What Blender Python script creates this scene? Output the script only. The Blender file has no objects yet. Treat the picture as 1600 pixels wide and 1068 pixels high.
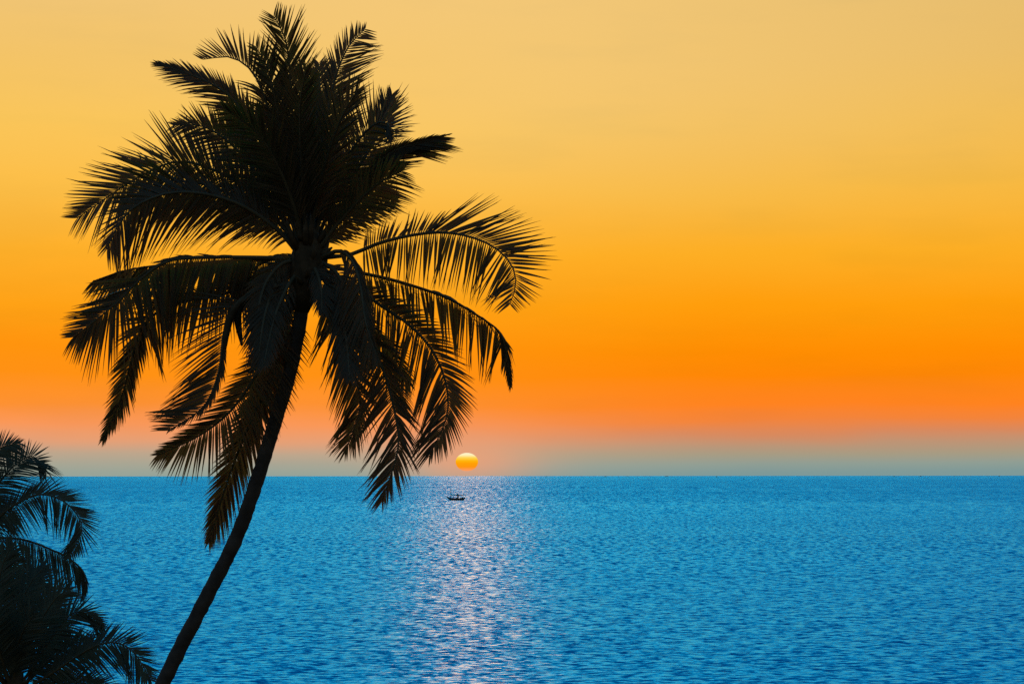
import bpy, math, random
import numpy as np
from mathutils import Vector, Matrix

R = math.radians
scene = bpy.context.scene
col = scene.collection

# ------------------------------------------------------------------ helpers
def lin(c):
    o = []
    for v in c:
        v = v / 255.0
        o.append(v / 12.92 if v <= 0.04045 else ((v + 0.055) / 1.055) ** 2.4)
    return (o[0], o[1], o[2], 1.0)

def mesh_obj(name, verts, faces, mat, parent=None, smooth=False):
    me = bpy.data.meshes.new(name)
    me.from_pydata([tuple(v) for v in verts], [], faces)
    me.update()
    if smooth:
        me.polygons.foreach_set('use_smooth', [True] * len(me.polygons))
    o = bpy.data.objects.new(name, me)
    col.objects.link(o)
    if mat:
        me.materials.append(mat)
    if parent:
        o.parent = parent
        o.matrix_parent_inverse = Matrix.Translation(-Vector(parent.location))
    return o

def thing(name, label, cat, loc, group=None):
    o = bpy.data.objects.new(name, None)
    o.location = loc
    o.empty_display_size = 0.5
    col.objects.link(o)
    tag(o, label, cat, group)
    return o

def tag(o, label=None, cat=None, group=None, kind=None):
    if label: o['label'] = label
    if cat: o['category'] = cat
    if group: o['group'] = group
    if kind: o['kind'] = kind

class MB:
    """collects shapes into one mesh"""
    def __init__(s):
        s.v, s.f = [], []
    def add(s, verts, faces):
        b = len(s.v)
        s.v += [Vector(v) for v in verts]
        s.f += [tuple(i + b for i in f) for f in faces]
    def tube(s, pts, rad, n=8, caps=True):
        pts = [Vector(p) for p in pts]
        rings = []
        ref = None
        for i, p in enumerate(pts):
            t = (pts[min(i + 1, len(pts) - 1)] - pts[max(i - 1, 0)]).normalized()
            if ref is None:
                ref = Vector((1, 0, 0)) if abs(t.x) < 0.8 else Vector((0, 1, 0))
            a = (ref - t * ref.dot(t)).normalized()
            ref = a
            b = t.cross(a)
            r = rad[i] if hasattr(rad, '__len__') else rad
            rings.append([p + a * (r * math.cos(2 * math.pi * k / n)) + b * (r * math.sin(2 * math.pi * k / n)) for k in range(n)])
        vs = [v for r in rings for v in r]
        fs = []
        for i in range(len(pts) - 1):
            for k in range(n):
                k2 = (k + 1) % n
                fs.append((i * n + k, i * n + k2, (i + 1) * n + k2, (i + 1) * n + k))
        if caps:
            fs.append(tuple(range(n))[::-1])
            fs.append(tuple((len(pts) - 1) * n + k for k in range(n)))
        s.add(vs, fs)
    def box(s, c, d, rz=0.0, taper=1.0):
        c = Vector(c); hx, hy, hz = d[0] / 2, d[1] / 2, d[2] / 2
        vs = []
        for z, t in ((-hz, 1.0), (hz, taper)):
            for x, y in ((-hx, -hy), (hx, -hy), (hx, hy), (-hx, hy)):
                v = Vector((x * t, y * t, z))
                v.rotate(Matrix.Rotation(rz, 3, 'Z'))
                vs.append(c + v)
        s.add(vs, [(3, 2, 1, 0), (4, 5, 6, 7), (0, 1, 5, 4), (1, 2, 6, 5), (2, 3, 7, 6), (3, 0, 4, 7)])
    def build(s, name, mat, parent=None, smooth=False):
        return mesh_obj(name, s.v, s.f, mat, parent, smooth)

# ------------------------------------------------------------------ camera
W, H, F = 1600.0, 1068.0, 3892.0          # photograph frame and focal length in its pixels
HCAM = 17.0
cam_data = bpy.data.cameras.new('camera')
cam = bpy.data.objects.new('camera', cam_data)
col.objects.link(cam)
cam_data.sensor_fit = 'HORIZONTAL'
cam_data.sensor_width = 36.0
cam_data.lens = 36.0 * F / W
cam_data.clip_start = 0.5
cam_data.clip_end = 300000.0
cam.location = (0, 0, HCAM)
PITCH = math.atan(208.6 / F)
cam.rotation_euler = (Matrix.Rotation(math.pi / 2 + PITCH, 4, 'X') @ Matrix.Rotation(-R(0.05), 4, 'Z')).to_euler()
scene.camera = cam
CM = cam.rotation_euler.to_matrix()

def ray(px, py):
    d = CM @ Vector(((px - W / 2) / F, (H / 2 - py) / F, -1.0))
    return d / d.y
def at(px, py, Y):
    return Vector(cam.location) + ray(px, py) * Y
def at_sea(px, py):
    d = ray(px, py)
    return Vector(cam.location) + d * (HCAM / -d.z)

# ------------------------------------------------------------------ materials
def new_mat(name):
    m = bpy.data.materials.new(name)
    m.use_nodes = True
    nt = m.node_tree
    for n in list(nt.nodes):
        nt.nodes.remove(n)
    return m, nt, nt.nodes, nt.links

def leaf_mat(name, ca, cb, trans):
    m, nt, N, L = new_mat(name)
    out = N.new('ShaderNodeOutputMaterial')
    geo = N.new('ShaderNodeNewGeometry')
    noi = N.new('ShaderNodeTexNoise'); noi.inputs['Scale'].default_value = 3.0; noi.inputs['Detail'].default_value = 4
    L.new(geo.outputs['Position'], noi.inputs['Vector'])
    ramp = N.new('ShaderNodeValToRGB')
    ramp.color_ramp.elements[0].position = 0.35; ramp.color_ramp.elements[0].color = (*ca, 1)
    ramp.color_ramp.elements[1].position = 0.65; ramp.color_ramp.elements[1].color = (*cb, 1)
    L.new(noi.outputs['Fac'], ramp.inputs['Fac'])
    p = N.new('ShaderNodeBsdfPrincipled')
    p.inputs['Roughness'].default_value = 0.6
    p.inputs['Specular IOR Level'].default_value = 0.03
    L.new(ramp.outputs['Color'], p.inputs['Base Color'])
    t = N.new('ShaderNodeBsdfTranslucent'); t.inputs['Color'].default_value = (*trans, 1)
    a = N.new('ShaderNodeAddShader')
    L.new(p.outputs[0], a.inputs[0]); L.new(t.outputs[0], a.inputs[1])
    L.new(a.outputs[0], out.inputs['Surface'])
    return m

def plain_mat(name, ca, cb, scale=6.0, rough=0.8, spec=0.2, bump=0.0):
    m, nt, N, L = new_mat(name)
    out = N.new('ShaderNodeOutputMaterial')
    tc = N.new('ShaderNodeTexCoord')
    noi = N.new('ShaderNodeTexNoise'); noi.inputs['Scale'].default_value = scale; noi.inputs['Detail'].default_value = 6
    L.new(tc.outputs['Object'], noi.inputs['Vector'])
    ramp = N.new('ShaderNodeValToRGB')
    ramp.color_ramp.elements[0].position = 0.35; ramp.color_ramp.elements[0].color = (*ca, 1)
    ramp.color_ramp.elements[1].position = 0.68; ramp.color_ramp.elements[1].color = (*cb, 1)
    L.new(noi.outputs['Fac'], ramp.inputs['Fac'])
    p = N.new('ShaderNodeBsdfPrincipled')
    p.inputs['Roughness'].default_value = rough
    p.inputs['Specular IOR Level'].default_value = spec
    L.new(ramp.outputs['Color'], p.inputs['Base Color'])
    if bump:
        b = N.new('ShaderNodeBump'); b.inputs['Strength'].default_value = bump; b.inputs['Distance'].default_value = 0.02
        L.new(noi.outputs['Fac'], b.inputs['Height']); L.new(b.outputs[0], p.inputs['Normal'])
    L.new(p.outputs[0], out.inputs['Surface'])
    return m

M_leaf = leaf_mat('palm_leaf', (0.032, 0.028, 0.018), (0.040, 0.035, 0.022), (0.09, 0.034, 0.005))
M_leaf_young = leaf_mat('palm_leaf_dark_green', (0.034, 0.040, 0.030), (0.044, 0.052, 0.038), (0.010, 0.016, 0.010))
M_rib = plain_mat('palm_rib', (0.045, 0.04, 0.02), (0.065, 0.055, 0.028), 4)
M_trunk = plain_mat('palm_trunk_bark', (0.026, 0.023, 0.019), (0.048, 0.043, 0.035), 5, 0.9, 0.1, 0.5)
M_husk = plain_mat('palm_husk', (0.03, 0.024, 0.014), (0.06, 0.045, 0.025), 9, 0.95, 0.05, 0.5)
M_hull = plain_mat('tarred_wood', (0.012, 0.011, 0.010), (0.03, 0.026, 0.022), 1.5, 0.6, 0.25)
M_spar = plain_mat('spar_wood', (0.02, 0.017, 0.013), (0.04, 0.034, 0.026), 2, 0.7, 0.2)
M_cabin = plain_mat('weathered_paint', (0.03, 0.032, 0.034), (0.06, 0.06, 0.06), 1.2, 0.6, 0.2)
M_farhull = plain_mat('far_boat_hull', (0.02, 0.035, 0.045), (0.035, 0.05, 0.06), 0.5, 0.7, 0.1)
M_cloth = plain_mat('dark_clothing', (0.02, 0.02, 0.02), (0.04, 0.035, 0.03), 5, 0.9, 0.1)

# ------------------------------------------------------------------ sky
SUN_DIR = ray(729.5, 721).normalized()
SUN_AZ = math.atan2(SUN_DIR.x, SUN_DIR.y)
LAMP_EL = R(12.0)

world = bpy.data.worlds.new('World')
scene.world = world
world.use_nodes = True
nt = world.node_tree; N = nt.nodes; L = nt.links
for n in list(N): N.remove(n)
def math_node(op, a=None, b=None, c=None, clamp=False, nt=nt):
    n = nt.nodes.new('ShaderNodeMath'); n.operation = op; n.use_clamp = clamp
    for i, v in enumerate((a, b, c)):
        if v is None: continue
        if isinstance(v, (int, float)): n.inputs[i].default_value = v
        else: nt.links.new(v, n.inputs[i])
    return n.outputs[0]
def smooth(v, a, b, lo=0.0, hi=1.0, nt=nt):
    n = nt.nodes.new('ShaderNodeMapRange'); n.interpolation_type = 'SMOOTHSTEP'
    nt.links.new(v, n.inputs['Value'])
    n.inputs['From Min'].default_value = a; n.inputs['From Max'].default_value = b
    n.inputs['To Min'].default_value = lo; n.inputs['To Max'].default_value = hi
    return n.outputs[0]
def mixcol(f, a, b, blend='MIX', nt=nt):
    n = nt.nodes.new('ShaderNodeMix'); n.data_type = 'RGBA'; n.blend_type = blend
    for s, v in ((n.inputs[0], f), (n.inputs[6], a), (n.inputs[7], b)):
        if isinstance(v, (int, float)): s.default_value = v
        elif isinstance(v, tuple): s.default_value = v
        else: nt.links.new(v, s)
    return n.outputs[2]

out = N.new('ShaderNodeOutputWorld')
bg = N.new('ShaderNodeBackground')
tc = N.new('ShaderNodeTexCoord')
sep = N.new('ShaderNodeSeparateXYZ'); L.new(tc.outputs['Generated'], sep.inputs[0])
elev = math_node('MULTIPLY', math_node('ARCSINE', sep.outputs['Z']), 180 / math.pi)
az = math_node('MULTIPLY', math_node('ARCTAN2', sep.outputs['X'], sep.outputs['Y']), 180 / math.pi)   # 0 = out to sea
# thin dusty layers warp the gradient a little
cmb = N.new('ShaderNodeCombineXYZ')
L.new(math_node('MULTIPLY', az, 0.16), cmb.inputs[0]); L.new(math_node('MULTIPLY', elev, 0.9), cmb.inputs[1])
n1 = N.new('ShaderNodeTexNoise'); n1.inputs['Scale'].default_value = 1.0; n1.inputs['Detail'].default_value = 3.0
L.new(cmb.outputs[0], n1.inputs['Vector'])
warp = math_node('MULTIPLY', math_node('SUBTRACT', n1.outputs['Fac'], 0.5), 0.42)
slope = math_node('MULTIPLY', math_node('ABSOLUTE', math_node('SUBTRACT', az, math.degrees(SUN_AZ))), -0.007)     # the grey dust layer stands higher away from the sun
e2 = math_node('ADD', math_node('ADD', elev, math_node('MULTIPLY', warp, smooth(elev, 0.1, 1.0))), slope)
def elev_of(py): return math.degrees(math.asin(ray(1000, py).normalized().z))
EMAX = 11.0
def sky_ramp(stops):
    f = math_node('DIVIDE', e2, EMAX, clamp=True)
    r = N.new('ShaderNodeValToRGB'); L.new(f, r.inputs['Fac'])
    cr = r.color_ramp
    st = sorted((max(0.0, min(1.0, elev_of(py) / EMAX)), c) for py, c in stops)
    cr.elements[0].position = st[0][0]; cr.elements[0].color = lin(st[0][1])
    cr.elements[1].position = st[-1][0]; cr.elements[1].color = lin(st[-1][1])
    for p, c in st[1:-1]:
        e = cr.elements.new(p); e.color = lin(c)
    return r.outputs['Color']
rampA = sky_ramp([(742, (152, 164, 152)), (728, (168, 166, 148)), (710, (190, 166, 140)), (690, (228, 160, 118)),
                  (665, (250, 152, 88)), (635, (255, 146, 50)), (590, (255, 145, 20)), (545, (255, 148, 14)), (480, (255, 162, 22)),
                  (400, (255, 176, 42)), (300, (253, 190, 70)), (200, (250, 197, 88)), (100, (243, 195, 102)), (0, (240, 196, 116))])
rampB = sky_ramp([(742, (126, 153, 152)), (728, (144, 158, 148)), (714, (166, 156, 132)), (700, (186, 150, 120)), (680, (216, 138, 94)),
                  (660, (243, 132, 58)), (638, (255, 131, 32)), (590, (255, 135, 6)), (555, (255, 141, 2)), (480, (255, 158, 12)),
                  (400, (253, 174, 36)), (300, (247, 184, 62)), (200, (240, 187, 82)), (100, (232, 186, 98)), (0, (227, 186, 108))])
low = mixcol(smooth(az, -4.0, 6.0), rampA, rampB)
# glow in the dust right around the sun, wider along the horizon
daz = math_node('DIVIDE', math_node('SUBTRACT', az, math.degrees(SUN_AZ)), 1.5)
del_ = math_node('DIVIDE', math_node('SUBTRACT', elev, 0.35), 0.55)
rr = math_node('ADD', math_node('MULTIPLY', daz, daz), math_node('MULTIPLY', del_, del_))
glow = math_node('MULTIPLY', math_node('EXPONENT', math_node('MULTIPLY', rr, -1.0)), 0.62)
low = mixcol(glow, low, lin((250, 160, 112)))
# brighter cream-yellow lobe high over the sun
daz2 = math_node('DIVIDE', math_node('SUBTRACT', az, 2.0), 9.0)
lobe = math_node('MULTIPLY', math_node('EXPONENT', math_node('MULTIPLY', math_node('MULTIPLY', daz2, daz2), -1.0)), smooth(elev, 5.0, 9.5, 0.0, 0.5))
low = mixcol(lobe, low, lin((250, 206, 124)))
cmb2 = N.new('ShaderNodeCombineXYZ')
L.new(math_node('MULTIPLY', az, 0.22), cmb2.inputs[0]); L.new(math_node('MULTIPLY', elev, 1.1), cmb2.inputs[1]); cmb2.inputs[2].default_value = 4.4
n2 = N.new('ShaderNodeTexNoise'); n2.inputs['Scale'].default_value = 1.0; n2.inputs['Detail'].default_value = 4.0
L.new(cmb2.outputs[0], n2.inputs['Vector'])
low = mixcol(smooth(n2.outputs['Fac'], 0.48, 0.75, 0.0, 0.22), low, mixcol(1.0, low, (0.80, 0.86, 1.0, 1), 'MULTIPLY'))
# the high sky: Sky Texture, blue, darkening away from the sun
sky = N.new('ShaderNodeTexSky'); sky.sky_type = 'NISHITA'; sky.sun_disc = False
sky.sun_elevation = LAMP_EL
sky.sun_rotation = SUN_AZ
sky.altitude = 0; sky.air_density = 1.0; sky.dust_density = 1.0; sky.ozone_density = 3.0
HIGH = 0.32
high = mixcol(1.0, sky.outputs['Color'], (HIGH * 0.02, HIGH * 0.92, HIGH * 1.15, 1), 'MULTIPLY')
full = mixcol(smooth(elev, 10.9, 15.0), low, lin((206, 212, 208)))
full = mixcol(smooth(elev, 14.0, 25.0), full, high)
# low sky opposite the sunset: warm grey fill added to lift the leaves
away = smooth(sep.outputs['Y'], -0.1, 0.72)
lowsky = smooth(elev, 20.0, 50.0)
dusk = math_node('MAXIMUM', away, lowsky)
full = mixcol(dusk, lin((150, 134, 108)), full)
L.new(full, bg.inputs['Color'])
bg.inputs['Strength'].default_value = 1.0
L.new(bg.outputs[0], out.inputs['Surface'])

# sun lamp
sl = bpy.data.lights.new('sun_lamp', 'SUN')
sl.energy = 0.115
sl.angle = R(0.5)
sl.color = (1.0, 0.085, 0.015)
so = bpy.data.objects.new('sun_lamp', sl)
col.objects.link(so)
d = Vector((math.sin(SUN_AZ) * math.cos(LAMP_EL), math.cos(SUN_AZ) * math.cos(LAMP_EL), math.sin(LAMP_EL)))
so.location = d * 100
so.rotation_euler = d.to_track_quat('Z', 'Y').to_euler()

# the setting sun itself: a far glowing ball, flattened by refraction
M_sun, snt, SN, SL = new_mat('sun_glow')
so_ = SN.new('ShaderNodeOutputMaterial'); em = SN.new('ShaderNodeEmission')
stc = SN.new('ShaderNodeTexCoord'); ssep = SN.new('ShaderNodeSeparateXYZ')
SL.new(stc.outputs['Generated'], ssep.inputs[0])
sr = SN.new('ShaderNodeValToRGB'); SL.new(ssep.outputs['Z'], sr.inputs['Fac'])
st = [(0.0, (250, 158, 106)), (0.10, (255, 152, 70)), (0.22, (255, 150, 14)), (0.42, (255, 160, 6)), (0.58, (255, 184, 14)),
      (0.74, (255, 214, 84)), (0.88, (255, 240, 184)), (1.0, (255, 244, 205))]
cr = sr.color_ramp
cr.elements[0].position = 0; cr.elements[0].color = lin(st[0][1]); cr.elements[1].position = 1; cr.elements[1].color = lin(st[-1][1])
for p, c in st[1:-1]:
    e = cr.elements.new(p); e.color = lin(c)
SL.new(sr.outputs[0], em.inputs['Color']); em.inputs['Strength'].default_value = 1.0
SL.new(em.outputs[0], so_.inputs['Surface'])
DS = 90000.0
vs, fs = [], []
nu, nv = 48, 24
for j in range(nv + 1):
    t = math.pi * j / nv
    for i in range(nu):
        p = 2 * math.pi * i / nu
        vs.append((math.sin(t) * math.cos(p), math.sin(t) * math.sin(p), math.cos(t)))
for j in range(nv):
    for i in range(nu):
        fs.append((j * nu + i, (j + 1) * nu + i, (j + 1) * nu + (i + 1) % nu, j * nu + (i + 1) % nu))
sun = mesh_obj('sun', vs, fs, M_sun, None, True)
sun.location = at(729.5, 721.2, DS)
rpx = DS / F
sun.scale = (17.6 * rpx, 17.6 * rpx, 14.2 * rpx)
tag(sun, 'glowing orange setting sun, pale yellow at its top, just above the sea horizon', 'sun')

# ------------------------------------------------------------------ sea
M_sea, wnt, WN, WL = new_mat('sea_water')
wo = WN.new('ShaderNodeOutputMaterial')
geo = WN.new('ShaderNodeNewGeometry')
wsep = WN.new('ShaderNodeSeparateXYZ'); WL.new(geo.outputs['Position'], wsep.inputs[0])
def mw(op, a=None, b=None, c=None, clamp=False): return math_node(op, a, b, c, clamp, wnt)
def sw(v, a, b, lo=0.0, hi=1.0): return smooth(v, a, b, lo, hi, wnt)
X, Y = wsep.outputs['X'], wsep.outputs['Y']
def octave(sx, sy, detail, seed):
    c = WN.new('ShaderNodeCombineXYZ')
    WL.new(mw('DIVIDE', X, sx), c.inputs[0]); WL.new(mw('DIVIDE', Y, sy), c.inputs[1]); c.inputs[2].default_value = seed
    n = WN.new('ShaderNodeTexNoise'); n.inputs['Scale'].default_value = 1.0
    n.inputs['Detail'].default_value = detail; n.inputs['Roughness'].default_value = 0.62
    n.noise_dimensions = '3D'
    WL.new(c.outputs[0], n.inputs['Vector'])
    s = WN.new('ShaderNodeSeparateColor'); WL.new(n.outputs['Color'], s.inputs[0])
    return [mw('MULTIPLY', mw('SUBTRACT', s.outputs[k], 0.5), 2.0) for k in range(3)]
# wave trains: short chop close to the shore, longer streaks offshore
octs = [(1.1, 0.6, 5, 1.3, sw(Y, 650, 260, 0.25, 1.0)),
        (1.15, 1.3, 5, 5.1, mw('MULTIPLY', sw(Y, 150, 300, 0.35, 1.0), sw(Y, 1500, 700, 0.3, 1.0))),
        (1.5, 6.0, 4, 9.7, sw(Y, 280, 650, 0.12, 1.0)),
        (2.5, 34.0, 4, 14.2, sw(Y, 750, 1500, 0.04, 0.7)),
        (7.0, 420.0, 2, 17.6, sw(Y, 1900, 3800, 0.0, 0.4))]
SX = SY = PV = None
for sx, sy, det, seed, wgt in octs:
    a, b, c = octave(sx, sy, det, seed)
    a = mw('MULTIPLY', a, wgt); b = mw('MULTIPLY', b, wgt); c = mw('MULTIPLY', c, wgt)
    SX = a if SX is None else mw('ADD', SX, a)
    SY = b if SY is None else mw('ADD', SY, b)
    PV = c if PV is None else mw('ADD', PV, c)
band, band2, _ = octave(900.0, 140.0, 3, 21.0)       # wind bands lying along the shore
bandf, _, _ = octave(7000.0, 1100.0, 3, 27.0)
bands = mw('ADD', mw('MULTIPLY', band, sw(Y, 1800, 700, 0.15, 1.0)), mw('MULTIPLY', bandf, sw(Y, 700, 2500, 0.0, 1.0)))
SEA = dict(tilt=0.22, ay=0.84, ax=0.19, rough=0.25, spec=0.5)
tilt = mw('ADD', mw('MULTIPLY', SY, SEA['ay']), SEA['tilt'])
tilt = mw('ADD', tilt, mw('MULTIPLY', bands, 0.06))
# sparse steep wave fronts, dark from the shore
f1, _, _ = octave(3.4, 1.7, 2, 31.0)
f2, _, _ = octave(4.2, 9.0, 2, 37.0)
tilt = mw('ADD', tilt, mw('MULTIPLY', sw(f1, 0.22, 0.5), sw(Y, 700, 300, 0.0, 0.45)))
tilt = mw('ADD', tilt, mw('MULTIPLY', sw(f2, 0.22, 0.5), mw('MULTIPLY', sw(Y, 280, 520, 0.0, 0.40), sw(Y, 1500, 900, 0.15, 1.0))))
tilt = mw('ADD', tilt, sw(Y, 1450, 1750, 0.0, 0.05))     # rougher water beyond a wind line
tilt = mw('ADD', tilt, sw(Y, 5000, 16000, 0.0, -0.05))
tilt = mw('MAXIMUM', tilt, 0.06)
nrm = WN.new('ShaderNodeCombineXYZ')
WL.new(mw('MULTIPLY', SX, SEA['ax']), nrm.inputs[0]); WL.new(mw('MULTIPLY', tilt, -1.0), nrm.inputs[1]); nrm.inputs[2].default_value = 1.0
vn = WN.new('ShaderNodeVectorMath'); vn.operation = 'NORMALIZE'; WL.new(nrm.outputs[0], vn.inputs[0])
deep = mixcol(sw(PV, -0.6, 0.6), (0.0, 0.055, 0.17, 1), (0.0, 0.10, 0.25, 1), 'MIX', wnt)
dif = WN.new('ShaderNodeBsdfDiffuse'); WL.new(deep, dif.inputs['Color'])
glo = WN.new('ShaderNodeBsdfGlossy'); glo.distribution = 'GGX'
glo.inputs['Color'].default_value = (0.17, 0.79, 1.0, 1); glo.inputs['Roughness'].default_value = SEA['rough']
WL.new(vn.outputs[0], glo.inputs['Normal'])
fre = WN.new('ShaderNodeFresnel'); fre.inputs['IOR'].default_value = 1.33; WL.new(vn.outputs[0], fre.inputs['Normal'])
mx = WN.new('ShaderNodeMixShader'); WL.new(fre.outputs[0], mx.inputs[0]); WL.new(dif.outputs[0], mx.inputs[1]); WL.new(glo.outputs[0], mx.inputs[2])
WL.new(mx.outputs[0], wo.inputs['Surface'])

# one sheet from the shore to the horizon, finer close in
rows = [40.0]
while rows[-1] < 110000: rows.append(rows[-1] * 1.18)
angs = np.radians(np.linspace(-75, 75, 61))
vs, fs = [], []
for r_ in rows:
    for a in angs:
        vs.append((r_ * math.tan(a), r_, 0.0))
na = len(angs)
for j in range(len(rows) - 1):
    for i in range(na - 1):
        fs.append((j * na + i, j * na + i + 1, (j + 1) * na + i + 1, (j + 1) * na + i))
sea = mesh_obj('sea', vs, fs, M_sea)
tag(sea, kind='structure')

# ------------------------------------------------------------------ ground (hillside under the palms, below the frame)
M_ground = plain_mat('hillside_soil', (0.02, 0.03, 0.012), (0.07, 0.06, 0.035), 0.6, 0.95, 0.1, 0.4)
prof = [(-120, 26), (-40, 19), (-5, 15.4), (0, 15.2), (8, 14.2), (18, 11.2), (30, 7.6), (42, 5.0), (56, 3.2), (70, 1.6), (84, 0.2), (100, -1.6)]
def ground_z(x, y):
    for (a, za), (b, zb) in zip(prof, prof[1:]):
        if y <= b:
            t = max(0, (y - a) / (b - a)); z = za + (zb - za) * t
            break
    else:
        z = prof[-1][1]
    return z + 0.18 * math.sin(x * 0.31 + y * 0.17) + 0.12 * math.sin(x * 0.77 - y * 0.41)
gx = np.linspace(-220, 220, 147); gy = np.linspace(-120, 100, 111)
vs = [(x, y, ground_z(x, y)) for y in gy for x in gx]
nx = len(gx)
fs = [(j * nx + i, j * nx + i + 1, (j + 1) * nx + i + 1, (j + 1) * nx + i) for j in range(len(gy) - 1) for i in range(nx - 1)]
ground = mesh_obj('ground', vs, fs, M_ground, None, True)
tag(ground, kind='structure')

# ------------------------------------------------------------------ palms
def catmull(pts, n):
    P = [pts[0] + (pts[0] - pts[1])] + list(pts) + [pts[-1] + (pts[-1] - pts[-2])]
    seg = len(pts) - 1
    dense = []
    for i in range(seg):
        p0, p1, p2, p3 = P[i], P[i + 1], P[i + 2], P[i + 3]
        for k in range(24):
            t = k / 24.0
            dense.append(0.5 * ((2 * p1) + (p2 - p0) * t + (2 * p0 - 5 * p1 + 4 * p2 - p3) * t * t + (3 * p1 - p0 - 3 * p2 + p3) * t ** 3))
    dense.append(Vector(pts[-1]))
    cum = [0.0]
    for a, b in zip(dense, dense[1:]): cum.append(cum[-1] + (b - a).length)
    res = []; j = 0
    for k in range(n + 1):
        s = cum[-1] * k / n
        while j < len(cum) - 2 and cum[j + 1] < s: j += 1
        t = (s - cum[j]) / max(1e-9, cum[j + 1] - cum[j])
        res.append(dense[j].lerp(dense[j + 1], t))
    return res, cum[-1]

YD = Vector((0, 1, 0))
def frond(root, pts, D, dz, sides, seed, bare=0.18, space=0.039, width=0.049, clump=0.20, rib=1.0, ragged=0.0, curl=1.0, label=None, mat=None):
    """pts: midrib through photo pixels, spread over depths D .. D+dz; sides: (sign, length px, angle at base, angle at tip, lean in depth, droop)"""
    rnd = random.Random(seed)
    world_pts = []
    n = len(pts) - 1
    for i, (x, y) in enumerate(pts):
        t = i / n
        world_pts.append(at(x, y, D + dz * (t ** curl)))
    rac, length = catmull(world_pts, 60)
    mb = MB()
    count = max(10, int(length * (1 - bare) / space))
    for side in sides:
        sg, Lpx, a0, a1, lean, droop = side[:6]
        ua, ub = side[6:8] if len(side) > 6 else (0.0, 1.0)
        apow = side[8] if len(side) > 8 else 2.6
        Lm = Lpx * D / F
        cl_j = 0.0; cl_left = 0; cl_lean = 0.0
        for k in range(count):
            s = bare + (1 - bare) * (k + rnd.uniform(-0.15, 0.15)) / (count - 1)
            s = min(1.0, max(bare * 0.8, s))
            if cl_left <= 0:
                cl_left = rnd.randint(2, 6); cl_j = rnd.gauss(0, 7 * clump); cl_lean = rnd.gauss(0, 6)
                cl_len = rnd.uniform(1 - 0.35 * ragged, 1.0)
                if rnd.random() < ragged * 0.35:
                    cl_left = -1
            cl_left -= 1
            if cl_left < -1:
                if rnd.random() < 0.6:
                    continue
                cl_left = 0
            fi = s * 60; i0 = min(59, int(fi)); base = rac[i0].lerp(rac[i0 + 1], fi - i0)
            T = (rac[min(60, i0 + 2)] - rac[max(0, i0 - 1)]).normalized()
            N2 = Vector((-T.z, 0, T.x))
            if N2.length < 0.25: N2 = Vector((-1, 0, 0.2))
            N2.normalize()
            u = min(1.0, max(0.0, (s - bare) / (1 - bare)))
            if u < ua or u > ub: continue
            ang = R(a0 + (a1 - a0) * u ** apow + cl_j + rnd.gauss(0, 1.6))
            ln = R(lean + cl_lean + rnd.gauss(0, 5))
            S = N2 * sg * math.cos(ln) + YD * math.sin(ln)
            d = (T * math.cos(ang) + S * math.sin(ang)).normalized()
            u = min(1.0, max(0.0, u)); prof_l = 0.42 + 0.58 * max(0.0, math.sin(math.pi * (u * 0.80 + 0.14))) ** 0.8
            prof_l *= 1 - 0.50 * max(0.0, (u - 0.84) / 0.16)
            ll = Lm * prof_l * cl_len * rnd.uniform(0.88, 1.06)
            wv = T - d * T.dot(d)
            if wv.length < 0.15: wv = YD.cross(d)
            wv.normalize()
            wv.rotate(Matrix.Rotation(rnd.gauss(0, 0.28), 3, d))
            w = width * rnd.uniform(0.75, 1.2) * (0.65 + 0.35 * prof_l)
            dr = droop * rnd.uniform(0.7, 1.3)
            bend = rnd.gauss(0, 0.03)
            prev = len(mb.v)
            K = 5
            for q in range(K + 1):
                t = q / K
                c = base + d * (ll * t) + Vector((0, 0, -1)) * (dr * ll * t * t) + wv * (bend * ll * t * t)
                ww = w * (0.40 + 0.60 * min(1, t * 4)) * (1 - t ** 1.7 * 0.95)
                mb.v.append(c - wv * ww * 0.5); mb.v.append(c + wv * ww * 0.5)
                if q:
                    b = prev + 2 * q
                    mb.f.append((b - 2, b - 1, b + 1, b))
    fo = mb.build('frond', mat or M_leaf, root)
    rb = MB()
    rp = rac[::3]
    rb.tube(rp, [rib * (0.034 * (1 - i / (len(rp) - 1)) ** 0.8 + 0.006 + (0.03 if i == 0 else 0.012 if i == 1 else 0)) for i in range(len(rp))], 6)
    r_ = rb.build('midrib', M_rib, fo, True)
    r_.matrix_parent_inverse = Matrix.Identity(4)
    fo.matrix_parent_inverse = Matrix.Identity(4)
    # keep vertices in world places: children carry the inverse of the root's place
    fo.matrix_parent_inverse = Matrix.Translation(-Vector(root.location))
    if label: fo['label'] = label
    return fo

def trunk(root, pts, seed, rings=True):
    """pts: (world point, radius) from base to top, with leaf-scar rings and a slightly uneven outline"""
    rnd = random.Random(seed)
    P = [p for p, r in pts]; RR = [r for p, r in pts]
    rac, length = catmull([Vector(p) for p in P], 220)
    rad = []
    for i in range(221):
        t = i / 220 * (len(RR) - 1); j = min(len(RR) - 2, int(t)); r = RR[j] + (RR[j + 1] - RR[j]) * (t - j)
        rad.append(r * (1 + 0.025 * math.sin(i * 0.9) + rnd.uniform(-0.03, 0.03) + (0.04 if i % 4 == 0 else 0)))
    for i in range(1, 220):
        rac[i] += Vector((rnd.uniform(-1, 1), rnd.uniform(-1, 1), 0)) * 0.006
    mb = MB(); mb.tube(rac, rad, 14)
    return mb.build('trunk', M_trunk, root, True)

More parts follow.
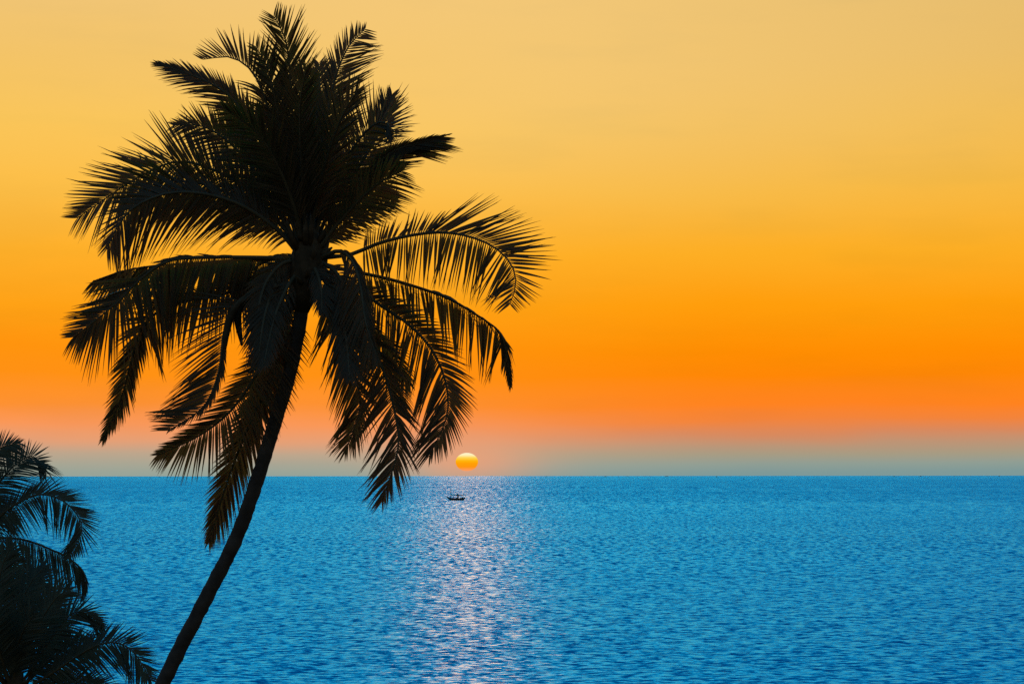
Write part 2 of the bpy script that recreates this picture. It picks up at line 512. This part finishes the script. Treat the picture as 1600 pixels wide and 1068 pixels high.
def leaf_base(root, C, D, seed, n=26, r=0.30, up=0.55):
    """fibrous husk and stubs of old leaf stalks where the fronds join"""
    rnd = random.Random(seed)
    c = at(C[0], C[1], D)
    mb = MB()
    mb.tube([c + Vector((-0.12, 0, -0.85)), c + Vector((-0.04, 0, -0.4)), c + Vector((0, 0, 0.0)), c + Vector((0.02, 0, 0.35)), c + Vector((0.03, 0, 0.7))],
            [0.15, r * 0.9, r, r * 0.72, 0.10], 12)
    for k in range(n):
        a = rnd.uniform(0, 2 * math.pi); z = rnd.uniform(-0.45, 0.35)
        o = Vector((math.cos(a), math.sin(a), 0))
        p0 = c + o * r * 0.6 + Vector((0, 0, z))
        p1 = p0 + o * rnd.uniform(0.12, 0.3) + Vector((0, 0, rnd.uniform(0.1, up)))
        mb.tube([p0, p0.lerp(p1, 0.5) + o * 0.03, p1], [0.06, 0.05, 0.015], 5)
    return mb.build('leaf_base', M_husk, root, True)

# ---- main palm -------------------------------------------------------------
D1 = 42.0
C1 = (478, 395)
base1 = at(-60, 1840, D1); base1.z = 0; base1 = Vector((at(-60, 1840, D1).x, D1, ground_z(at(-60, 1840, D1).x, D1) - 0.15))
palm = thing('palm_tree', 'tall coconut palm with long leaning trunk and full crown, silhouetted against the sunset', 'palm tree', base1)
pxm = D1 / F
tp = [(base1, 0.26), (at(60, 1480, D1), 0.155)]
for (x, y, w) in ((254, 1068, 25.5), (310, 957, 24.5), (369, 840, 23), (404, 742, 23), (431, 655, 23), (452, 587, 22), (466, 520, 22), (474, 460, 21), (479, 405, 22)):
    tp.append((at(x, y, D1), w / 2 * pxm))
trunk(palm, tp, 3)
leaf_base(palm, (480, 408), D1, 5)

FR = [
 # upper mass -------------------------------------------------------------
 # (points, depth run, sides(sign,len,a0,a1,lean,droop), options)
 ([(476,392),(466,300),(458,200),(453,115),(446,62),(428,26)], -0.9, [(1,78,42,34,35,0.0),(-1,92,34,46,-30,0.0)], {}),
 ([(474,392),(452,290),(436,190),(420,112),(400,74)], -0.5, [(1,60,46,36,30,0.0),(-1,84,40,46,-25,0.0)], {}),
 ([(474,392),(452,300),(425,190),(398,118),(362,90),(318,93)], -0.4, [(-1,78,46,44,25,0.0),(1,60,50,25,-40,0.25,0.0,0.62)], {}),
 ([(472,394),(440,300),(402,210),(358,150),(310,122),(250,100)], 0.6, [(-1,54,34,12,25,0.0),(1,70,44,10,-20,0.10)], {}),
 ([(470,394),(428,318),(385,250),(345,212),(310,196),(274,196)], 0.9, [(-1,70,46,24,25,0.0),(1,72,50,18,-20,0.2)], {}),
 ([(472,396),(440,352),(392,300),(340,268),(280,252),(225,272),(184,297),(122,340)], 0.7, [(-1,108,52,34,25,0.0),(1,98,60,24,-35,0.25)], {}),
 ([(472,398),(430,354),(370,308),(300,284),(240,288),(192,316)], 0.2, [(1,88,58,26,15,0.25),(-1,84,52,26,-25,0.0)], {}),
 ([(470,398),(432,358),(380,322),(320,303),(262,302),(212,322),(185,352),(168,388)], -0.9, [(1,108,58,24,15,0.22),(-1,72,50,24,40,0.10)], {}),
 ([(482,392),(492,300),(508,200),(524,122),(544,74),(570,46)], 0.4, [(1,66,32,46,35,0.0),(-1,86,52,66,-25,0.0)], {}),
 ([(481,392),(484,290),(494,200),(500,140),(498,100)], 1.2, [(1,74,40,30,20,0.0),(-1,74,44,38,-20,0.0)], {}),
 ([(484,392),(512,310),(546,240),(580,198),(604,192),(614,215)], -0.6, [(1,92,52,78,30,0.0),(-1,60,54,40,-20,0.2)], {}),
 ([(486,394),(520,320),(560,262),(596,200),(612,150)], 0.9, [(1,80,40,20,20,0.0),(-1,70,48,22,-25,0.1)], {}),
 ([(488,396),(524,338),(566,280),(608,240),(650,224),(700,211)], 0.5, [(-1,84,40,20,20,0.0,0.0,0.88),(-1,60,30,12,-10,0.0,0.0,0.94),(1,30,26,10,-45,0.0)], dict(space=0.034, width=0.052)),
 ([(490,398),(526,352),(562,312),(598,282),(628,268)], -0.8, [(-1,76,54,30,20,0.1),(1,62,44,28,-30,0.0)], {}),
 ([(490,398),(520,366),(552,342),(590,322),(620,312)], 0.6, [(-1,40,58,25,20,0.2),(1,46,46,30,-30,0.0)], {}),
 ([(476,392),(462,330),(436,262),(400,205),(352,172)], -1.3, [(1,84,50,25,35,0.15),(-1,84,46,25,-35,0.0)], {}),
 ([(478,390),(474,300),(470,220),(470,160),(478,110)], -1.6, [(1,86,46,25,40,0.0),(-1,86,46,25,-40,0.0)], {}),
 ([(480,390),(496,310),(514,240),(536,180),(560,140)], -1.4, [(1,84,46,25,40,0.0),(-1,80,46,25,-40,0.05)], {}),
 ([(478,390),(478,310),(480,240),(490,180),(505,150)], 1.7, [(1,88,50,28,30,0.0),(-1,88,50,28,-30,0.0)], {}),
 ([(474,392),(452,330),(424,270),(392,222),(366,204)], 1.8, [(1,56,50,28,30,0.15),(-1,66,50,28,-30,0.0)], {}),
 ([(472,396),(440,364),(408,338),(380,318),(352,306)], 1.6, [(1,60,55,28,30,0.3),(-1,64,50,28,-30,0.0)], {}),
 ([(482,390),(500,330),(524,280),(548,250),(575,240)], 1.7, [(1,80,50,28,30,0.0),(-1,70,50,28,-30,0.1)], {}),
 # right -------------------------------------------------------------------
 ([(492,402),(545,398),(592,380),(640,368),(690,363),(735,370),(775,388),(800,415),(806,445),(797,474)], -1.0,
   [(1,56,62,60,35,0.05,0.0,0.36),(1,112,36,40,25,0.0,0.30,0.52),(1,104,38,52,20,0.0,0.52,0.74),(1,78,52,62,20,0.0,0.70,1.0),(-1,92,104,34,10,0.10)], dict(bare=0.20, ragged=0.35, clump=0.6, space=0.038, width=0.046)),
 ([(496,412),(552,424),(600,434),(650,448),(700,466),(745,492),(778,516),(790,545),(798,600)], 0.8,
   [(-1,84,70,30,5,0.25,0.0,0.80),(-1,46,34,14,5,0.1,0.74,1.0),(1,34,26,12,10,0.1,0.78,1.0),(1,50,38,10,60,0.8,0.0,0.8)], dict(bare=0.16, ragged=0.3, clump=0.5)),
 ([(496,418),(545,442),(596,478),(640,508),(676,548),(697,600),(698,650),(672,710)], -0.8,
   [(-1,100,62,20,15,0.25),(1,66,52,24,-20,0.15)], dict(ragged=0.4, clump=0.5)),
 ([(492,420),(532,458),(566,510),(596,570),(616,640),(622,700),(598,780)], -1.2,
   [(-1,88,56,20,15,0.15),(1,60,46,24,-25,0.25)], dict(clump=0.8)),
 ([(488,424),(508,470),(534,530),(556,590),(562,640),(540,704)], 0.4,
   [(-1,78,52,20,15,0.2),(1,52,48,22,-25,0.3)], dict(clump=0.8)),
 ([(494,406),(530,392),(552,410),(564,450),(572,505),(590,560)], -1.9,
   [(-1,60,50,20,25,0.4),(1,40,40,20,-35,0.7)], {}),
 ([(492,418),(520,440),(548,478),(578,520),(610,548),(640,600)], 1.2,
   [(-1,66,56,24,15,0.4),(1,44,44,24,-35,0.3)], {}),
 # left and below -----------------------------------------------------------
 ([(464,404),(400,402),(330,402),(262,408),(215,440),(184,472),(116,526)], -0.7,
   [(1,104,72,16,15,0.25),(-1,30,28,34,45,0.25,0.0,0.6),(-1,84,40,34,20,0.05,0.56,1.0)], dict(clump=0.4, space=0.030, width=0.052)),
 ([(466,406),(410,404),(350,408),(290,412),(235,416),(190,424),(148,438)], 0.9,
   [(1,96,66,12,15,0.25),(-1,26,24,10,55,0.5)], dict(clump=0.4, space=0.030, width=0.052)),
 ([(466,412),(410,436),(340,462),(272,474),(226,505),(206,560),(190,620),(162,684)], 0.5,
   [(1,76,78,40,10,0.25,0.0,0.5,1.0),(1,50,38,16,10,0.1,0.45,1.0),(-1,50,44,18,-25,0.1)], dict(clump=0.4)),
 ([(466,416),(410,446),(366,478),(350,520),(342,580),(318,635),(264,672)], -1.0,
   [(-1,100,56,36,15,0.10,0.15,1.0),(1,24,30,14,-40,0.3)], dict(clump=0.3)),
 ([(466,420),(446,480),(424,540),(396,592),(360,642),(312,680),(248,710)], -0.5,
   [(1,78,72,20,10,0.2),(-1,54,46,22,-15,0.05)], {}),
 ([(468,424),(452,490),(434,560),(410,620),(384,676),(356,750),(327,844)], 0.5,
   [(1,62,42,18,15,0.35),(-1,56,42,18,-20,0.1)], {}),
 ([(470,424),(454,470),(438,520),(424,570),(408,620),(390,680)], 1.0,
   [(1,28,40,24,15,0.4),(-1,60,44,22,-20,0.2)], {}),
 ([(470,420),(450,446),(432,486),(420,530),(412,570)], -1.6,
   [(1,30,50,20,15,0.4),(-1,56,50,20,-20,0.3)], {}),
 ([(484,406),(495,426),(502,452),(503,486)], -1.0, [(1,40,50,20,15,0.3),(-1,30,50,20,-20,0.4)], dict(bare=0.05)),
 ([(468,406),(440,412),(416,440),(404,480),(398,532)], -1.2, [(1,54,60,20,15,0.4),(-1,44,50,20,-20,0.4)], dict(bare=0.08)),
 ([(466,404),(430,416),(398,440),(376,462),(352,470)], 0.6, [(1,70,66,30,10,0.3),(-1,34,44,20,-30,0.5)], dict(bare=0.06)),
 ([(470,400),(436,402),(404,414),(384,436),(372,470)], 1.3, [(1,60,66,30,10,0.3),(-1,24,44,20,-30,0.6)], dict(bare=0.06)),
 ([(490,415),(514,450),(532,490),(542,540),(546,590)], -1.8,
   [(1,52,48,20,15,0.4),(-1,46,48,20,-20,0.4)], {}),
 ([(458,412),(436,436),(420,470),(410,510),(404,560)], -1.5,
   [(1,40,48,20,15,0.5),(-1,56,48,20,-20,0.4)], {}),
 ([(494,406),(520,420),(538,446),(548,480),(556,530)], -1.2,
   [(1,50,48,20,15,0.3),(-1,56,48,20,-20,0.4)], {}),
]
for i, (pts, dz, sides, opt) in enumerate(FR):
    frond(palm, pts, D1, dz, sides, 100 + i, **opt)

# two dry spathes hanging under the crown
for (pts, seed) in (([(440,440),(392,462),(372,490),(378,540)], 1), ([(436,446),(380,470),(358,500),(352,545)], 2)):
    mb = MB()
    rac, _ = catmull([at(x, y, D1 - 0.3 * seed) for x, y in pts], 16)
    mb.tube(rac, [0.02 + 0.045 * math.sin(math.pi * min(1, max(0, (k - 5) / 11))) for k in range(17)], 7)
    mb.build('spathe', M_husk, palm, True)

# ---- two palms at the left edge ---------------------------------------------
D2 = 62.0
def side_palm(label, C, D, basepx, fronds, seed, group=None):
    bx = at(basepx, 900, D).x
    base = Vector((bx, D, ground_z(bx, D) - 0.15))
    t = thing('palm_tree', label, 'palm tree', base, group)
    c = at(C[0], C[1], D)
    mid = base.lerp(c, 0.5) + Vector((-0.35, 0, 0))
    trunk(t, [(base, 0.24), (base.lerp(mid, 0.35), 0.17), (mid, 0.145), (c + Vector((-0.05, 0, -0.4)), 0.14), (c + Vector((0, 0, 0.1)), 0.15)], seed)
    leaf_base(t, C, D, seed, 18, 0.26, 0.4)
    for i, (pts, dz, sides, opt) in enumerate(fronds):
        o = dict(space=0.036, width=0.050, mat=M_leaf_young); o.update(opt)
        frond(t, pts, D, dz, sides, seed * 50 + i, **o)
    return t
side_palm('coconut palm cut by the left edge of the photo, its top frond crossing the horizon', (-52, 862), D2, -70, [
 ([(-52,858),(-30,800),(0,752),(28,722),(52,712),(70,732)], 0.3, [(1,38,52,60,20,0.0),(-1,74,58,24,-15,0.25)], {}),
 ([(-54,858),(-50,790),(-30,730),(0,700),(30,692)], -0.5, [(1,40,50,30,20,0.0),(-1,66,55,24,-15,0.25)], {}),
 ([(-50,860),(-12,818),(20,790),(60,772),(95,780),(120,803),(128,830),(108,870)], -0.6, [(1,46,40,40,25,0.05),(-1,56,80,18,5,0.25)], dict(clump=0.5, ragged=0.4)),
 ([(-48,862),(-10,842),(34,842),(80,858),(116,878),(132,898),(136,920)], 0.4, [(-1,62,70,14,5,0.25),(1,22,25,10,55,0.6)], dict(clump=0.5)),
 ([(-50,864),(-15,862),(25,880),(60,915),(80,960),(84,1010)], -0.8, [(-1,70,60,20,10,0.3),(1,50,48,20,-20,0.3)], {}),
 ([(-52,866),(-25,880),(4,915),(24,960),(30,1020)], 0.2, [(-1,64,60,20,10,0.3),(1,56,50,20,-20,0.3)], {}),
 ([(-54,866),(-40,890),(-20,930),(-8,980),(-10,1050)], -0.6, [(-1,60,60,20,10,0.3),(1,60,50,20,-20,0.3)], {}),
 ([(-50,862),(-14,872),(36,905),(70,930),(100,975)], 0.9, [(-1,70,60,20,10,0.3),(1,44,44,20,-20,0.3)], {}),
 ([(-52,858),(-20,810),(4,800),(24,812)], 0.9, [(-1,60,60,20,10,0.3),(1,40,44,20,-20,0.1)], {}),
 ([(-56,862),(-110,840),(-160,850),(-210,900)], 0.3, [(-1,70,60,20,10,0.1),(1,70,60,20,-10,0.3)], {}),
 ([(-56,858),(-90,780),(-130,740),(-180,740)], -0.5, [(-1,70,60,20,10,0.0),(1,70,60,20,-10,0.3)], {}),
 ([(-56,866),(-90,900),(-120,960),(-130,1040)], 0.5, [(-1,70,60,20,10,0.3),(1,60,60,20,-10,0.3)], {}),
], 11)
side_palm('low coconut palm in the bottom left corner, spiky fronds reaching toward the trunk', (22, 1090), D2 - 6, 0, [
 ([(24,1084),(70,1058),(112,1030),(150,1008),(185,1004),(212,1022),(236,1062)], -0.4, [(1,50,42,40,25,0.0),(-1,66,72,18,5,0.25)], dict(clump=0.5, ragged=0.4)),
 ([(22,1082),(52,1040),(84,990),(112,958),(136,958),(160,978)], 0.4, [(1,44,44,16,25,0.0),(-1,60,60,18,5,0.25)], dict(clump=0.5)),
 ([(20,1080),(36,1030),(58,980),(84,938),(108,918)], -0.5, [(1,70,46,22,20,0.0),(-1,62,52,22,-15,0.1)], {}),
 ([(18,1080),(16,1020),(26,960),(48,910),(70,884)], 0.5, [(1,64,48,24,20,0.0),(-1,62,52,24,-15,0.1)], {}),
 ([(16,1080),(0,1010),(-6,950),(2,890),(18,850)], -0.3, [(1,66,48,24,20,0.0),(-1,66,52,24,-15,0.1)], {}),
 ([(16,1082),(-20,1030),(-40,980),(-50,930)], 0.5, [(1,66,48,24,20,0.0),(-1,66,52,24,-15,0.1)], {}),
 ([(24,1086),(66,1076),(110,1066),(150,1072),(190,1100)], 0.7, [(1,44,48,24,20,0.0),(-1,60,62,24,-15,0.2)], {}),
 ([(24,1084),(58,1050),(96,1016),(128,1002),(150,1012)], 0.9, [(1,40,48,24,20,0.0),(-1,60,62,24,-15,0.2)], {}),
 ([(14,1084),(-30,1068),(-70,1070),(-110,1110)], 0.2, [(-1,60,56,20,10,0.0),(1,60,60,20,-10,0.3)], {}),
 ([(26,1094),(70,1106),(110,1140),(130,1190)], -0.4, [(-1,60,56,20,10,0.2),(1,50,50,20,-10,0.3)], {}),
 ([(14,1094),(-20,1120),(-40,1170),(-44,1220)], 0.4, [(-1,60,56,20,10,0.2),(1,50,50,20,-10,0.3)], {}),
 ([(20,1080),(24,1030),(34,990),(52,960)], -1.0, [(1,66,50,24,20,0.0),(-1,66,52,24,-15,0.1)], {}),
 ([(20,1080),(6,1040),(-4,1000),(-6,960)], -1.0, [(1,66,50,24,20,0.0),(-1,66,52,24,-15,0.1)], {}),
], 23)

# ------------------------------------------------------------------ fishing boat
B = at_sea(713.0, 781.2)
bpx = B.y / F                                   # metres in one photo pixel there
def bw(px, py, dy=0.0):                         # point of the boat from its place in the photo, at its distance
    q = at(px, py, B.y); return Vector((q.x, B.y + dy, q.z))
boat = thing('fishing_boat', 'dark wooden fishing boat with masts and booms, alone below the setting sun', 'fishing boat', B)
def hull(parent, stations, mat, name='hull'):
    """stations: (x, z keel, z gunwale, half beam) in metres from the boat's origin"""
    o = Vector(parent.location); mb = MB(); ring = []
    for x, zk, zg, hb in stations:
        ring.append([(x, -hb, zg), (x, -hb * 0.92, zk + (zg - zk) * 0.55), (x, -hb * 0.55, zk + (zg - zk) * 0.12), (x, 0, zk),
                     (x, hb * 0.55, zk + (zg - zk) * 0.12), (x, hb * 0.92, zk + (zg - zk) * 0.55), (x, hb, zg), (x, hb * 0.8, zg - 0.22), (x, -hb * 0.8, zg - 0.22)])
    vs = [o + Vector(v) for r in ring for v in r]; fs = []; m = 9
    for i in range(len(ring) - 1):
        for k in range(m):
            fs.append((i * m + k, (i + 1) * m + k, (i + 1) * m + (k + 1) % m, i * m + (k + 1) % m))
    fs.append(tuple(range(m))); fs.append(tuple((len(ring) - 1) * m + k for k in range(m))[::-1])
    mb.add(vs, fs)
    return mb.build(name, mat, parent, False)
def ox(px): return bw(px, 780).x - B.x
def oz(py): return bw(713, py).z - B.z
hull(boat, [(ox(697.6), oz(776.2), oz(775.5), 0.06), (ox(699.8), oz(778.4), oz(776.2), 0.45), (ox(702.3), oz(780.2), oz(777.0), 0.95), (ox(704.5), -0.35, oz(777.6), 1.35),
            (ox(709), -0.45, oz(778.0), 1.8), (ox(715), -0.45, oz(778.1), 1.9), (ox(720), -0.40, oz(777.9), 1.75), (ox(724), -0.30, oz(777.4), 1.45), (ox(725.4), 0.1, oz(777.0), 1.2)], M_hull)
mb = MB(); mb.tube([bw(704.6, 779), bw(704.5, 770), bw(704.3, 763)], [0.26, 0.23, 0.17], 7); mb.build('mast', M_spar, boat)
mb = MB(); mb.tube([bw(715.5, 779), bw(715.5, 774), bw(715.6, 770.6)], [0.5, 0.46, 0.24], 7); mb.build('mast', M_spar, boat)
mb = MB(); mb.box(bw(715.0, 773.1), (1.5, 1.1, 0.95), 0, 0.8); mb.build('crows_nest', M_hull, boat)
mb = MB(); mb.tube([bw(705.5, 772.4), bw(714.6, 772.8)], [0.24, 0.30], 6); mb.build('boom', M_spar, boat)
mb = MB(); mb.tube([bw(715.8, 773.6), bw(721, 773.4), bw(726.0, 772.3)], [0.28, 0.26, 0.2], 6); mb.build('boom', M_spar, boat)
mb = MB(); mb.tube([bw(726.0, 777.5), bw(728.0, 773.5), bw(729.8, 768.8)], [0.09, 0.07, 0.05], 6); mb.build('fishing_pole', M_spar, boat)
mb = MB(); mb.tube([bw(702, 777.4), bw(699.5, 775.8), bw(696.8, 775.2)], [0.12, 0.10, 0.05], 6); mb.build('bowsprit', M_spar, boat)
for a, b in (((704.4, 763.6), (715.5, 771.2)), ((715.6, 771), (726, 777.4)), ((704.4, 764), (698.4, 775.9))):
    mb = MB(); mb.tube([bw(*a), bw(*b)], 0.03, 5); mb.build('rigging_line', M_spar, boat)
mb = MB(); mb.tube([bw(725.2, 778.2), bw(725.6, 777.2), bw(725.9, 776.4)], [0.4, 0.7, 0.4], 8); mb.build('outboard_motor', M_hull, boat)
for x, h in ((713.4, 0.5), (719.4, 0.55), (722.5, 0.85), (720.8, 0.4)):
    mb = MB()
    mb.tube([bw(x, 779.2, 0.3), bw(x, 779.2, 0.3) + Vector((0, 0, h + 0.35)), bw(x + 0.2, 779.2, 0.3) + Vector((0, 0, h + 0.5))], [0.5, 0.42, 0.12], 8)
    mb.build('net_pile', M_hull, boat)
mb = MB()
c = bw(708.6, 778.6)
mb.tube([c, c + Vector((0, 0, 0.5)), c + Vector((0.02, 0, 0.85)), c + Vector((0.02, 0, 1.05)), c + Vector((0.03, 0, 1.15)), c + Vector((0.03, 0, 1.3)), c + Vector((0.03, 0, 1.42))],
        [0.20, 0.2, 0.24, 0.2, 0.08, 0.12, 0.05], 8)
mb.build('deck_figure', M_cloth, boat)  # standing person in dark clothes, built as one tapered tube

# ------------------------------------------------------------------ far boats along the horizon
far_group = 'tiny boats far off along the horizon'
far = [
 (248.8, 743.9, 2.4, 1.0, 'darker of the two far boat specks on the horizon left of the leaning trunk'),
 (234.6, 743.9, 2.6, 0.5, 'faintest far speck of a boat on the horizon, leftmost of all the boats'),
 (853.8, 743.2, 2.4, 1.0, 'tiny grey boat on the horizon, first to the right of the setting sun'),
 (945.9, 744.6, 3.8, 1.2, 'darkest far boat, a short dash just below the horizon right of the sun'),
 (981.0, 743.0, 4.6, 0.6, 'pale low far boat on the horizon between the dark dash and the broad ship'),
 (1041.5, 742.6, 5.2, 1.0, 'broad pale ship standing up against the sky on the horizon, widest of the far boats'),
 (1119.6, 744.6, 2.8, 1.2, 'small far boat just under the horizon, left neighbour of the round dark speck'),
 (1162.2, 748.4, 2.2, 1.6, 'small round dark speck of a boat, lowest of the far boats on the water'),
 (1397.0, 743.3, 3.0, 1.0, 'dim far boat on the right part of the horizon, left one of a spaced pair'),
 (1438.4, 743.3, 3.0, 1.0, 'dim far boat on the right part of the horizon, right one of a spaced pair'),
 (1561.0, 743.6, 3.0, 0.8, 'faint far boat near the right edge of the photo, last along the horizon'),
]
for k, (px, py, wpx, hpx, lab) in enumerate(far):
    d = ray(px, py)
    if d.z > -0.00045: d.z = -0.00045
    p0 = Vector(cam.location) + d * (HCAM / -d.z)
    u = p0.y / F; hw = wpx * u / 2; hh = hpx * u
    t = thing('far_boat', lab, 'boat', p0, far_group)
    hull(t, [(-hw, hh * 0.25, hh * 0.62, hw * 0.03), (-hw * 0.7, -0.1 * hh, hh * 0.5, hw * 0.18), (0, -0.15 * hh, hh * 0.42, hw * 0.25),
             (hw * 0.7, -0.1 * hh, hh * 0.46, hw * 0.2), (hw, hh * 0.1, hh * 0.52, hw * 0.12)], M_farhull)
    mb = MB(); mb.box(p0 + Vector((hw * 0.15, 0, hh * 0.62)), (hw * 0.8, hw * 0.25, hh * 0.6), 0, 0.8); mb.build('cabin', M_farhull, t)
    mb = MB(); mb.tube([p0 + Vector((-hw * 0.25, 0, hh * 0.3)), p0 + Vector((-hw * 0.25, 0, hh * 1.25))], u * 0.12, 6); mb.build('mast', M_farhull, t)

# ------------------------------------------------------------------ render settings
scene.view_settings.view_transform = 'Standard'
scene.view_settings.look = 'None'
scene.view_settings.exposure = 0
scene.view_settings.gamma = 1
scene.render.engine = 'CYCLES'
scene.cycles.use_denoising = False
scene.cycles.max_bounces = 5
scene.cycles.transparent_max_bounces = 4
scene.cycles.sample_clamp_indirect = 4.0
